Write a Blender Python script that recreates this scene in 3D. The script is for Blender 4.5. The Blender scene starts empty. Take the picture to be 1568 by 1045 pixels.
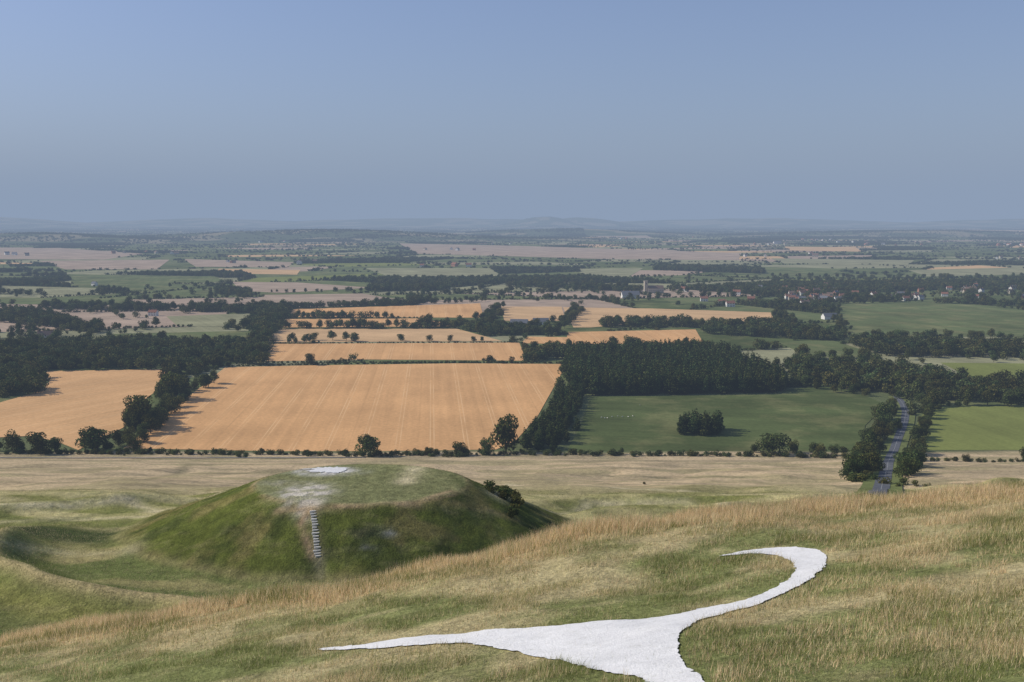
import bpy, math, numpy as np, random
from mathutils import Vector, geometry
rng=np.random.default_rng(7); random.seed(7)
scene=bpy.context.scene
R=math.radians
CAMZ=150.0; PITCH=R(7.01); F=1524.0
# ------------------------------------------------------------------ noise
def _h(xi,yi,s):
    h=(xi*374761393+yi*668265263+s*1442695041)&0xffffffff
    h=((h^(h>>13))*1274126177)&0xffffffff
    h=(h^(h>>16))&0xffffffff
    return h/4294967295.0
def vn(x,y,s=0):
    x=np.asarray(x,float);y=np.asarray(y,float)
    xi=np.floor(x).astype(np.int64);yi=np.floor(y).astype(np.int64)
    fx=x-xi;fy=y-yi;fx=fx*fx*(3-2*fx);fy=fy*fy*(3-2*fy)
    a=_h(xi,yi,s);b=_h(xi+1,yi,s);c=_h(xi,yi+1,s);d=_h(xi+1,yi+1,s)
    return (a*(1-fx)+b*fx)*(1-fy)+(c*(1-fx)+d*fx)*fy
def fbm(x,y,s=0,o=3):
    t=0;a=1;n=0
    for i in range(o):
        t=t+a*vn(x*2**i,y*2**i,s+i*17);n+=a;a*=.5
    return t/n
def sstep(a,b,x):
    t=np.clip((x-a)/(b-a),0,1);return t*t*(3-2*t)
def smax(a,b,k): return .5*(a+b+np.sqrt((a-b)**2+k*k))
def spos(x,k): return .5*(x+np.sqrt(x*x+k*k))
# ------------------------------------------------------------------ terrain
TY=[-4000,-200,0,50,100,130,160,175,200,230,300,400,500,600,632,1e6]
TZ=[0,0,-20,-38,-47,-58,-63,-64.5,-66.5,-70.5,-85,-108,-128.5,-146.5,-150,-150]
def Lz(x,y):
    b=0
    for o in (-8,-4,0,4,8): b=b+np.interp(y+o,TY,TZ)/5
    w=sstep(105,170,y)*(1-sstep(520,620,y))
    n=(fbm(x/48+3,y/38,11,3)-.5)*5.5+(fbm(x/14,y/20,5,2)-.5)*1.5
    # bank curling round the foot of the mound
    c=np.hypot((x+30)/1.25,(y-200))+2.0*(vn(x/9,y/9,6)-.5)
    bank=4.6*np.exp(-(np.abs(c-57)/4.2)**1.6)*sstep(-22,-50,x)*sstep(215,185,y)
    ridge=2.8*np.exp(-((y-(262+.25*x+8*np.sin(x/17)))/6)**2)+2.4*np.exp(-((y-(222+.5*x+5*np.sin(x/11)))/4.5)**2)*sstep(5,25,x)
    ridge=ridge+1.6*np.exp(-((y-(300+.1*x+6*np.sin(x/23)))/6)**2)
    return b+w*(n+ridge)+bank
def yc(x): return 74+5*(vn(x/19,0*x,3)-.5)+4*(vn(x/6,0*x+4,9)-.5)
def Fz(x,y):
    xx=80*np.tanh(x/80)
    pl=-(8.9+.231*y-.169*xx)
    nr=-(1.7+.5*np.maximum(y,0)+.2*np.minimum(y,0))+.169*xx
    z=smax(pl,nr,.8)
    z=z+(fbm(x/13,y/13,21,3)-.5)*.9*sstep(15,35,y)+(fbm(x/2.2,y/2.2,25,2)-.5)*.16*sstep(15,35,y)
    z=z+sstep(50,76,y)*(1.9*np.exp(-((x-2)/19)**2)+.7*np.exp(-((x+26)/9)**2)+.9*(vn(x/5.5,y/30,23)-.5))
    return z-.50*spos(y-yc(x),3.5)
def Dq(x,y):
    dx=x+31;dy=y-201
    q=np.sqrt((dx/21.8)**2+(dy/16)**2)+1e-6
    r=np.hypot(dx,dy)
    return q,(q-1)*r/q,dx/(r+1e-6),dy/(r+1e-6)
def Dz(x,y):
    q,d,cx,cy=Dq(x,y)
    s=.38*np.clip(-cx,0,1)**2+.52*np.clip(cx,0,1)**2+.66*np.clip(-cy,0,1)**2+.42*np.clip(cy,0,1)**2
    w=1+.14*(vn(np.arctan2(cy,cx)*3.0,0*x,31)-.5)
    out=sstep(.95,1.15,q)
    return -54.2-s*w*spos(d,.5)+ (fbm(x/5,y/5,8,3)-.5)*(.25+.75*out)
def H(x,y):
    x=np.asarray(x,float);y=np.asarray(y,float)
    return CAMZ+smax(smax(Lz(x,y),Dz(x,y),1.0),Fz(x,y),1.0)
def h1(x,y):
    return float(H(np.array([x]),np.array([y]))[0])
# sight-line readings (bearing/depression taken on the photograph) -> ground coordinates
_ys=np.geomspace(20,660,3500)
def G(u,v):
    s=(522.5-v)/F;dy=math.cos(PITCH)+s*math.sin(PITCH);dz=-math.sin(PITCH)+s*math.cos(PITCH)
    mx=(u-784)/F/dy;mz=dz/dy
    if v>690:
        z=CAMZ+mz*_ys;hh=H(mx*_ys,_ys);k=np.nonzero(z<=hh)[0]
        if len(k) and k[0]>0:
            k=k[0];a=z[k-1]-hh[k-1];b=hh[k]-z[k];t=a/(a+b+1e-9)
            y=_ys[k-1]+t*(_ys[k]-_ys[k-1]);return (mx*y,y,h1(mx*y,y))
    y=CAMZ/(-mz);return (mx*y,y,0.0)
def inpoly(x,y,poly):
    x=np.asarray(x);y=np.asarray(y);c=np.zeros(x.shape,bool);n=len(poly)
    for i in range(n):
        x1,y1=poly[i][:2];x2,y2=poly[(i+1)%n][:2]
        if y1==y2: continue
        c^=((y1>y)!=(y2>y))&(x<(x2-x1)*(y-y1)/(y2-y1)+x1)
    return c
# ------------------------------------------------------------------ mesh helpers
def link(o): scene.collection.objects.link(o);return o
def npmesh(name,verts,faces,col=None,mats=(),smooth=False,mi=None):
    me=bpy.data.meshes.new(name);n=len(verts);m,k=faces.shape
    me.vertices.add(n);me.vertices.foreach_set('co',np.asarray(verts,np.float32).ravel())
    me.loops.add(m*k);me.loops.foreach_set('vertex_index',faces.astype(np.int32).ravel())
    me.polygons.add(m);me.polygons.foreach_set('loop_start',np.arange(0,m*k,k,dtype=np.int32))
    try: me.polygons.foreach_set('loop_total',np.full(m,k,np.int32))
    except Exception: pass
    for mt in mats: me.materials.append(mt)
    if mi is not None: me.polygons.foreach_set('material_index',mi.astype(np.int32))
    me.polygons.foreach_set('use_smooth',np.full(m,smooth,bool))
    me.update(calc_edges=True)
    if col is not None:
        a=me.color_attributes.new('Col','FLOAT_COLOR','POINT')
        c=np.ones((n,4),np.float32);c[:,:3]=col;a.data.foreach_set('color',c.ravel())
    return me
def pymesh(name,v,f,mats=(),mi=None):
    me=bpy.data.meshes.new(name);me.from_pydata([tuple(a) for a in v],[],f)
    for m in mats: me.materials.append(m)
    if mi is not None:
        for p,i in zip(me.polygons,mi): p.material_index=i
    me.update();return me
# ------------------------------------------------------------------ materials
def newmat(name):
    m=bpy.data.materials.new(name);m.use_nodes=True;nt=m.node_tree;nt.nodes.clear()
    return m,nt,nt.nodes,nt.links
def N(nt,t,**k):
    n=nt.nodes.new(t)
    for a,b in k.items(): setattr(n,a,b)
    return n
def mathn(nt,op,a,b=None,clamp=False):
    n=N(nt,'ShaderNodeMath',operation=op,use_clamp=clamp)
    for i,s in enumerate((a,b)):
        if s is None: continue
        if isinstance(s,(int,float)): n.inputs[i].default_value=s
        else: nt.links.new(s,n.inputs[i])
    return n.outputs[0]
def noise(nt,vec,scale,detail=3,rough=.55):
    n=N(nt,'ShaderNodeTexNoise');n.inputs['Scale'].default_value=scale;n.inputs['Detail'].default_value=detail;n.inputs['Roughness'].default_value=rough
    nt.links.new(vec,n.inputs['Vector']);return n.outputs['Fac']
def maprange(nt,v,a,b,c,d):
    n=N(nt,'ShaderNodeMapRange');nt.links.new(v,n.inputs[0])
    for i,x in enumerate((a,b,c,d)): n.inputs[i+1].default_value=x
    return n.outputs[0]
def mixc(nt,f,a,b,mode='MIX'):
    n=N(nt,'ShaderNodeMix',data_type='RGBA',blend_type=mode)
    if isinstance(f,(int,float)): n.inputs[0].default_value=f
    else: nt.links.new(f,n.inputs[0])
    for i,s in ((6,a),(7,b)):
        if isinstance(s,tuple): n.inputs[i].default_value=(*s,1)
        else: nt.links.new(s,n.inputs[i])
    return n.outputs[2]
def scalec(nt,c,f):
    n=N(nt,'ShaderNodeVectorMath',operation='SCALE')
    if isinstance(c,tuple): n.inputs[0].default_value=c
    else: nt.links.new(c,n.inputs[0])
    nt.links.new(f,n.inputs['Scale']);return n.outputs[0]
def diffuse_out(nt,col,bump=None,rough=1):
    b=N(nt,'ShaderNodeBsdfDiffuse')
    if isinstance(col,tuple): b.inputs['Color'].default_value=(*col,1)
    else: nt.links.new(col,b.inputs['Color'])
    if bump is not None: nt.links.new(bump,b.inputs['Normal'])
    o=N(nt,'ShaderNodeOutputMaterial');nt.links.new(b.outputs[0],o.inputs['Surface']);return b
def bump(nt,h,dist,strength=1):
    b=N(nt,'ShaderNodeBump');b.inputs['Distance'].default_value=dist;b.inputs['Strength'].default_value=strength
    nt.links.new(h,b.inputs['Height']);return b.outputs[0]
def simple(name,col,var=.25,scale=1.0,rough=.9):
    m,nt,nd,lk=newmat(name);g=N(nt,'ShaderNodeNewGeometry')
    f=maprange(nt,noise(nt,g.outputs['Position'],scale,4),.25,.75,1-var,1+var)
    diffuse_out(nt,scalec(nt,col,f));return m
# terrain
def ground_mat():
    m,nt,nd,lk=newmat('downland_grass');g=N(nt,'ShaderNodeNewGeometry').outputs['Position']
    a=N(nt,'ShaderNodeAttribute',attribute_name='Col').outputs['Color']
    n1=noise(nt,g,.045,4);n2=noise(nt,g,.5,5,.65);n3=noise(nt,g,3.2,4,.7);n4=noise(nt,g,14,2,.6)
    f=mathn(nt,'MULTIPLY',maprange(nt,n1,.3,.7,.87,1.13),maprange(nt,n2,.3,.7,.70,1.30))
    f=mathn(nt,'MULTIPLY',f,maprange(nt,n3,.3,.7,.62,1.38));f=mathn(nt,'MULTIPLY',f,maprange(nt,n4,.3,.7,.8,1.2))
    c=scalec(nt,a,f)
    mp=N(nt,'ShaderNodeMapping');nt.links.new(g,mp.inputs[0]);mp.inputs['Location'].default_value=(37,11,3);mp.inputs['Scale'].default_value=(.6,1.3,1)
    n5=noise(nt,mp.outputs[0],.22,5,.7)
    c=mixc(nt,maprange(nt,n5,.5,.72,0,.2),c,scalec(nt,(.46,.39,.20),f))
    n6=noise(nt,mp.outputs[0],.9,4,.7)
    c=mixc(nt,maprange(nt,n6,.56,.74,0,.25),c,scalec(nt,(.09,.11,.035),f))
    hh=mathn(nt,'ADD',mathn(nt,'MULTIPLY',n2,.5),mathn(nt,'MULTIPLY',n3,.16))
    diffuse_out(nt,c,bump(nt,hh,1.0,.9));return m
def field_mat(name,col,ang=4.6,tram=0.0,fine=.1,mott=.15,col2=None):
    m,nt,nd,lk=newmat(name);g=N(nt,'ShaderNodeNewGeometry').outputs['Position']
    r=N(nt,'ShaderNodeVectorRotate',rotation_type='Z_AXIS');r.inputs['Angle'].default_value=R(-ang);nt.links.new(g,r.inputs['Vector'])
    v=r.outputs[0];sx=N(nt,'ShaderNodeSeparateXYZ');nt.links.new(v,sx.inputs[0])
    st=N(nt,'ShaderNodeMapping');nt.links.new(v,st.inputs[0]);st.inputs['Scale'].default_value=(.16,.004,.1)
    f=maprange(nt,noise(nt,st.outputs[0],1,3),.3,.7,1-fine,1+fine)
    st2=N(nt,'ShaderNodeMapping');nt.links.new(v,st2.inputs[0]);st2.inputs['Scale'].default_value=(.03,.006,.1)
    f=mathn(nt,'MULTIPLY',f,maprange(nt,noise(nt,st2.outputs[0],1,4),.3,.7,1-mott*.6,1+mott*.6))
    n=noise(nt,g,.012,5,.6);f=mathn(nt,'MULTIPLY',f,maprange(nt,n,.3,.7,1-mott,1+mott))
    f=mathn(nt,'MULTIPLY',f,maprange(nt,noise(nt,g,.35,4,.7),.3,.7,.86,1.14))
    c=scalec(nt,col,f)
    if tram>0:
        def lines(per,off,w):
            q=mathn(nt,'FRACT',mathn(nt,'DIVIDE',mathn(nt,'ADD',sx.outputs[0],off),per))
            return mathn(nt,'LESS_THAN',q,w/per)
        brk=maprange(nt,noise(nt,st2.outputs[0],3,2),.35,.6,.2,1)
        l=mathn(nt,'MAXIMUM',lines(23,0,.8),lines(23,2.6,.8));l=mathn(nt,'MULTIPLY',mathn(nt,'MULTIPLY',l,brk),tram)
        c=mixc(nt,l,c,tuple(min(.9,x*y) for x,y in zip(col,(1.25,1.45,1.7))))
        l2=mathn(nt,'MULTIPLY',mathn(nt,'MULTIPLY',lines(46,11,1.3),brk),tram*.6)
        c=mixc(nt,l2,c,tuple(x*.72 for x in col))
    if col2:
        c=mixc(nt,maprange(nt,noise(nt,g,.02,5,.65),.48,.62,0,.6),c,scalec(nt,col2,f))
    diffuse_out(nt,c);return m
def leaf_mat(name,trans=.22):
    m,nt,nd,lk=newmat(name);a=N(nt,'ShaderNodeAttribute',attribute_name='Col').outputs['Color']
    oi=N(nt,'ShaderNodeObjectInfo').outputs['Random']
    f=maprange(nt,oi,0,1,.65,1.35) if trans<.3 else maprange(nt,oi,0,1,.97,1.03);c=scalec(nt,a,f)
    if trans<.3:
        rr=mathn(nt,'FRACT',mathn(nt,'MULTIPLY',oi,7.31))
        c=mixc(nt,rr,mixc(nt,1.0,c,(1.2,1.0,.85),'MULTIPLY'),mixc(nt,1.0,c,(.8,1.0,1.0),'MULTIPLY'))
    d=N(nt,'ShaderNodeBsdfDiffuse');t=N(nt,'ShaderNodeBsdfTranslucent');lk.new(c,d.inputs[0]);lk.new(c,t.inputs[0])
    mx=N(nt,'ShaderNodeMixShader');mx.inputs[0].default_value=trans;lk.new(d.outputs[0],mx.inputs[1]);lk.new(t.outputs[0],mx.inputs[2])
    o=N(nt,'ShaderNodeOutputMaterial');lk.new(mx.outputs[0],o.inputs[0]);return m
M_ground=ground_mat();M_leaf=leaf_mat('foliage');M_bark=simple('bark',(.09,.07,.05),.3,2)
def chalk_mat(name,base,wear):
    m,nt,nd,lk=newmat(name);g=N(nt,'ShaderNodeNewGeometry').outputs['Position']
    n=noise(nt,g,1.2,5,.65);n2=noise(nt,g,9,4,.7)
    f=mathn(nt,'MULTIPLY',maprange(nt,n,.3,.7,.88,1.05),maprange(nt,n2,.3,.7,.88,1.06))
    c=scalec(nt,base,f)
    c=mixc(nt,maprange(nt,noise(nt,g,3.1,5,.7),.56,.72,0,wear),c,(.42,.42,.33))
    diffuse_out(nt,c,bump(nt,n2,.06,.8));return m
M_chalk=chalk_mat('chalk',(.78,.77,.74),.45);M_worn=chalk_mat('worn_chalk',(.52,.49,.42),.9)
M_grass=leaf_mat('grass_blades',.42)
# ------------------------------------------------------------------ ground sheet
def geo(s,sp,end,r):
    o=[];p=s
    while p<end: sp*=r;p+=sp;o.append(p)
    return o
gx=geo(130,.8,65000,1.05);xs=np.array([-a for a in gx[::-1]]+list(np.arange(-130,130.01,.8))+gx)
ys=np.array([-9000,-3000,-1000,-400,-200,-100]+list(np.arange(-60,20,2.5))+list(np.arange(20,262,.8))+list(np.arange(262,640,2.4))+geo(640,3,70000,1.1))
X,Y=np.meshgrid(xs,ys);Z=H(X,Y)
nx,ny=len(xs),len(ys)
idx=np.arange(nx*ny).reshape(ny,nx)
fc=np.stack([idx[:-1,:-1],idx[:-1,1:],idx[1:,1:],idx[1:,:-1]],-1).reshape(-1,4)
x=X.ravel();y=Y.ravel()
def lerp(a,b,t): return a*(1-t[:,None])+np.array(b)[None,:]*t[:,None]
col=np.tile(np.array([.12,.14,.06]),(len(x),1))
slope_y=1-sstep(622,634,y+4*np.sin(x/30))
nn=fbm(x/30,y/18,41,4)
pal=lerp(np.tile([.54,.41,.24],(len(x),1)),(.38,.31,.165),sstep(.45,.65,nn))
pal=lerp(pal,(.27,.22,.13),sstep(.5,.7,fbm(x/60+2,y/7,44,4))*.65)
col=col*(1-slope_y[:,None])+pal*slope_y[:,None]
# mid slope: yellow-green with straw bands
w=1-sstep(290,370,y+50*(nn-.5));mid=lerp(np.tile([.47,.41,.19],(len(x),1)),(.23,.23,.07),sstep(.44,.62,fbm(x/26,y/8,43,4)))
col=col*(1-w[:,None])+mid*w[:,None]
w=1-sstep(190,235,y+60*(nn-.5)-.1*x);low=lerp(np.tile([.155,.18,.055],(len(x),1)),(.36,.31,.13),sstep(.45,.65,fbm(x/14,y/8,47,4)))
col=col*(1-w[:,None])+low*w[:,None]
# green hollow to the left
w=sstep(175,155,y)*sstep(-45,-60,x);col=lerp(col,(.105,.135,.038),w*.75)
cb=np.hypot((x+30)/1.25,(y-200))+2.0*(vn(x/9,y/9,6)-.5)
bw=sstep(-22,-50,x)*sstep(215,185,y)
w=np.exp(-((cb-57.5)/1.5)**2)*bw;col=lerp(col,(.44,.34,.18),w*.8)
w=np.exp(-((cb-62.5)/3)**2)*bw;col=lerp(col,(.23,.22,.065),w*.8)
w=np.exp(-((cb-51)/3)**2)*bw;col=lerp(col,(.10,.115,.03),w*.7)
p=G(60,812);w=np.exp(-(((x-p[0])/30)**2+((y-p[1])/6)**2));col=lerp(col,(.05,.07,.022),np.clip(w*1.6,0,.95))
# the mound
Ld=Lz(x,y);Dd=Dz(x,y);q,d,cx,cy=Dq(x,y)
wm=sstep(-.3,1.0,Dd-Ld)*sstep(60,120,y)
mc=lerp(np.tile([.105,.122,.026],(len(x),1)),(.17,.15,.05),sstep(.5,.68,fbm(x/7,y/7,51,4)))
mc=lerp(mc,(.060,.074,.020),sstep(.5,.7,fbm(x/4+7,y/4,53,4))*.8)
mc=lerp(mc,(.19,.195,.085),sstep(1.03,.98,q))
rim=np.exp(-((q-1.02)/.022)**2)*sstep(.3,.55,fbm(x/5,y/5,57,2));mc=lerp(mc,(.34,.25,.13),rim*.8)
foot=np.exp(-((Dd-Ld-.8)/.9)**2);mc=lerp(mc,(.33,.28,.13),foot*.5)
col=col*(1-wm[:,None])+mc*wm[:,None]
def patch(col,u,v,rx,ry,c,a=1,lo=.35):
    p=G(u,v);w=np.exp(-(((x-p[0])/rx)**2+((y-p[1])/ry)**2)**1.5)
    return lerp(col,c,np.clip(w*a*(lo+1.2*sstep(.3,.7,fbm(x/1.6,y/1.6,61,3))),0,1))
col=patch(col,470,755,5.0,6.5,(.54,.49,.40),1.0)
col=patch(col,472,776,2.4,3,(.52,.46,.36),.9,.5)
col=patch(col,500,722,7,3.4,(.60,.57,.50),.9)
col=patch(col,430,740,5,2.5,(.38,.35,.25),.4)
col=patch(col,590,816,1.8,.8,(.50,.48,.42),.8,.0);col=patch(col,557,842,2.2,.9,(.36,.35,.31),.8,.0);col=patch(col,565,815,4,1.4,(.05,.06,.025),.8)
col=patch(col,540,840,3,1,(.05,.06,.025),.8)
def wear(col,pts,wd,c,a):
    P=[G(*q) for q in pts];m=np.full(len(x),1e9)
    for a0,b0 in zip(P[:-1],P[1:]):
        ax,ay=a0[:2];bx,by=b0[:2];L2=(bx-ax)**2+(by-ay)**2+1e-9
        t=np.clip(((x-ax)*(bx-ax)+(y-ay)*(by-ay))/L2,0,1)
        m=np.minimum(m,np.hypot(x-ax-t*(bx-ax),y-ay-t*(by-ay)))
    return lerp(col,c,np.exp(-(m/wd)**2)*a*(.55+.45*sstep(.3,.6,fbm(x/3,y/2,101,3))))
col=wear(col,[(472,784),(461,800),(468,825),(478,852)],.7,(.34,.24,.14),1)
col=wear(col,[(480,784),(487,852)],1.0,(.24,.20,.11),.6)
col=wear(col,[(487,852),(492,882)],.9,(.38,.32,.22),.6)
col=wear(col,[(425,783),(480,779),(560,773),(640,771),(690,752)],.8,(.42,.30,.17),.8)
col=wear(col,[(640,771),(720,775),(790,795)],1.0,(.36,.27,.12),.5)
col=wear(col,[(690,728),(720,760),(730,800)],1.0,(.06,.075,.025),.6)
# pale tracks crossing the slope
for pts,a in (([(0,772),(90,775),(200,765),(330,757)],.75),([(620,738),(780,742),(950,748),(1120,757)],.85),([(760,760),(900,768),(1050,766),(1110,775)],.7),([(0,800),(120,795),(230,790)],.5),([(0,830),(60,838),(200,842)],.35)):
    col=wear(col,pts,2.2,(.62,.53,.32),a)
for pts in ([(0,707),(200,706),(420,712)],[(30,745),(230,735),(290,712)],[(860,725),(1100,730),(1290,735)]): col=wear(col,pts,2.5,(.17,.16,.08),.7)
for pts in ([(0,790),(70,800),(210,780)],[(900,755),(1000,757),(1100,766)],[(860,775),(940,800),(1040,790)]): col=wear(col,pts,2.5,(.10,.12,.04),.6)
# foreground hill
wf=sstep(-1.2,.6,Fz(x,y)-np.maximum(Ld,Dd))
fgn=fbm(x/5,y/4,71,4)
fgc=lerp(np.tile([.185,.20,.075],(len(x),1)),(.40,.34,.18),sstep(.42,.66,fgn))
fgc=lerp(fgc,(.48,.38,.20),sstep(-16,-4,y-yc(x))*.75)
col=col*(1-wf[:,None])+fgc*wf[:,None]
me=npmesh('ground',np.stack([x,y,Z.ravel()],-1),fc,col,[M_ground],True)
link(bpy.data.objects.new('ground',me))
# ------------------------------------------------------------------ fields
FM={}
FM['wheat']=field_mat('wheat_stubble',(.64,.365,.16),4.6,.6,.08,.12)
FM['wheatb']=field_mat('wheat_stubble_gold',(.64,.38,.175),-28,.4,.06,.12)
FM['straw']=field_mat('straw_field',(.60,.39,.20),60,0,.08,.15)
FM['pink']=field_mat('bare_soil_stubble',(.40,.30,.215),50,0,.08,.2)
FM['pale']=field_mat('pale_pasture',(.28,.27,.15),30,0,.1,.22)
FM['green']=field_mat('pasture',(.125,.15,.058),15,0,.1,.24,(.22,.205,.09))
FM['bright']=field_mat('ley_grass',(.20,.22,.062),10,.0,.06,.14)
FM['dark']=field_mat('rough_pasture',(.092,.115,.04),80,0,.1,.26,(.20,.195,.08))
EXPL=[]
def field(name,kind,pts,z=.25):
    P=[G(a,b)[:2] for a,b in pts];EXPL.append(P)
    me=pymesh(name,[(a,b,z+.004*len(EXPL)) for a,b in P],[list(range(len(P)))],[FM[kind]])
    link(bpy.data.objects.new(name,me))
field('wheat_field','wheat',[(345,563),(480,560),(700,557),(863,558),(860,572),(822,640),(790,675),(760,689),(500,692),(330,690),(190,687)])
field('wheat_field','wheatb',[(55,569),(253,566),(252,590),(205,625),(190,655),(120,690),(90,678),(50,668),(-90,675),(-90,640),(0,617),(60,600),(76,585)])
field('wheat_field','wheat',[(412,527),(795,525),(806,553),(560,551),(408,554)])
field('wheat_field','straw',[(430,504),(700,504),(770,523),(402,525)])
field('wheat_field','wheat',[(437,489),(640,488),(715,500),(428,502)])
field('wheat_field','wheat',[(447,474),(735,465),(741,487),(441,486)])
field('wheat_field','straw',[(768,470),(860,470),(866,492),(772,492)])
field('wheat_field','straw',[(862,471),(1000,473),(1180,479),(1187,494),(1040,490),(905,502),(878,502)])
field('wheat_field','wheat',[(870,509),(1065,505),(1077,526),(885,528),(798,526),(808,516),(868,517)])
field('sheep_pasture','dark',[(905,608),(1195,605),(1205,598),(1275,588),(1357,620),(1325,652),(1317,691),(868,691),(890,650)])
field('ley_field','bright',[(1420,623),(1700,622),(1700,690),(1395,690),(1398,660)])
field('pasture_field','green',[(1275,466),(1420,464),(1640,474),(1640,516),(1295,516),(1278,492)])
field('pasture_field','green',[(1190,524),(1275,522),(1352,546),(1240,548)])
field('pasture_field','bright',[(1440,556),(1640,558),(1640,585),(1500,585)])
field('pasture_field','green',[(170,512),(392,507),(380,528),(180,520)])
field('pasture_field','pale',[(255,485),(390,480),(372,501),(272,500)])
field('stubble_field','pink',[(402,452),(555,450),(640,464),(480,471),(410,471)])
field('stubble_field','pink',[(610,373),(800,377),(1135,388),(1130,399),(920,397),(720,391),(640,389)])
field('stubble_field','pink',[(280,397),(450,402),(440,410),(300,409)])
field('stubble_field','pink',[(60,400),(260,398),(240,413),(100,413)])
field('stubble_field','straw',[(335,412),(460,414),(455,421),(330,419)])
field('stubble_field','pink',[(355,432),(455,433),(570,441),(430,449),(370,446)])
field('pasture_field','pale',[(560,411),(750,411),(775,428),(600,426)])
field('pasture_field','green',[(95,420),(330,424),(345,432),(120,440)])
field('pasture_field','pale',[(0,438),(160,442),(140,452),(0,450)])
field('pasture_field','green',[(0,456),(200,458),(190,468),(0,466)])
field('pasture_field','pale',[(880,412),(985,411),(960,426),(900,426)])
field('stubble_field','pink',[(-60,382),(90,380),(220,389),(160,398),(-60,397)])
field('stubble_field','pink',[(890,358),(990,361),(1000,365),(900,363)],.3)
field('stubble_field','straw',[(1200,378),(1310,379),(1320,386),(1210,384)],.3)
field('pasture_field','pale',[(1390,414),(1560,410),(1600,420),(1420,424)],.3)
field('pasture_field','green',[(1120,408),(1290,412),(1270,424),(1130,420)],.3)
field('pasture_field','pale',[(1180,396),(1400,399),(1390,406),(1200,404)],.3)
field('pasture_field','green',[(1010,456),(1160,458),(1150,466),(1030,466)],.3)
field('pasture_field','green',[(570,355),(720,358),(700,364),(560,362)],.3)
field('stubble_field','straw',[(1440,352),(1640,354),(1640,358),(1450,356)],.3)
# patchwork of the vale
KW=['green','dark','pale','straw','pink','bright','wood'];PW=[.29,.16,.18,.06,.13,.02,.16]
a0=R(14);ca,sa=math.cos(a0),math.sin(a0)
SX,SY=340.,235.
verts={}
def cv(i,j):
    k=(i,j)
    if k not in verts:
        r=random.Random(i*1000+j*7+5)
        px=(i+r.uniform(-.38,.38)+(.5 if j%2 else 0))*SX;py=(j+r.uniform(-.38,.38))*SY
        verts[k]=(px*ca-py*sa,px*sa+py*ca+600)
    return verts[k]
groups={k:([],[]) for k in KW}
edges=set();woodcells=[]
for j in range(-14,80):
    for i in range(-48,54):
        q4=[(i,j),(i+1,j),(i+1,j+1),(i,j+1)];P=[cv(*k) for k in q4]
        cx_=sum(p[0] for p in P)/4;cy_=sum(p[1] for p in P)/4
        if min(p[1] for p in P)<650 or cy_>16500 or abs(cx_)>.62*cy_+350: continue
        r=random.Random(i*31+j*977);k=r.choices(KW,PW)[0]
        if cy_<1300 and k in('straw','pink'): k='green'
        if k=='wood' : woodcells.append(P);kk='dark'
        else: kk=k
        g=groups[kk];b=len(g[0]);g[0].extend([(a,c,.06) for a,c in P]);g[1].append([b,b+1,b+2,b+3])
        for a,b2 in zip(q4,q4[1:]+q4[:1]): edges.add(tuple(sorted((a,b2))))
edges=sorted(edges)
for k,(v,f) in groups.items():
    if v: link(bpy.data.objects.new('farmland_'+k,pymesh('farmland_'+k,v,f,[FM[k]])))
# ------------------------------------------------------------------ distant hills
HILLS=[(-1450,7200,1300,500,70),(-3300,6600,1000,450,55),(450,9500,900,500,60),(3600,9000,1600,500,45),(560,16500,650,900,188),(1200,17000,900,700,168),(-1500,18500,3600,1200,162),(-9300,17000,2200,1200,195),(4500,18500,3500,1100,157),(9500,18000,3000,1000,152),(-5600,18300,2500,1100,155)]
def FH(x,y):
    z=0*np.asarray(x,float)
    for a,b,c,d,e in HILLS: z=np.maximum(z,e*np.exp(-(((x-a)/c)**2+((y-b)/d)**2)))
    return z+np.where(z>4,(fbm(x/500,y/500,77,3)-.5)*.25*z,0)-3
for i,(a,b,c,d,e) in enumerate(HILLS):
    n=44;gxx,gyy=np.meshgrid(np.linspace(a-2*c,a+2*c,n*2),np.linspace(b-2*d,b+2*d,n))
    zz=e*np.exp(-(((gxx-a)/c)**2+((gyy-b)/d)**2));zz=zz+np.where(zz>4,(fbm(gxx/500,gyy/500,77,3)-.5)*.25*zz,0)-3-.01*i
    id2=np.arange(n*n*2).reshape(n,n*2);ff=np.stack([id2[:-1,:-1],id2[:-1,1:],id2[1:,1:],id2[1:,:-1]],-1).reshape(-1,4)
    cc=np.tile([.08,.10,.045],(n*n*2,1));cc=lerp(cc,(.26,.22,.13),sstep(.55,.6,vn(gxx.ravel()/260,gyy.ravel()/200,5)))
    o=bpy.data.objects.new('distant_hill',npmesh('distant_hill',np.stack([gxx.ravel(),gyy.ravel(),zz.ravel()],-1),ff,cc,[M_ground],True));link(o)
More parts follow.
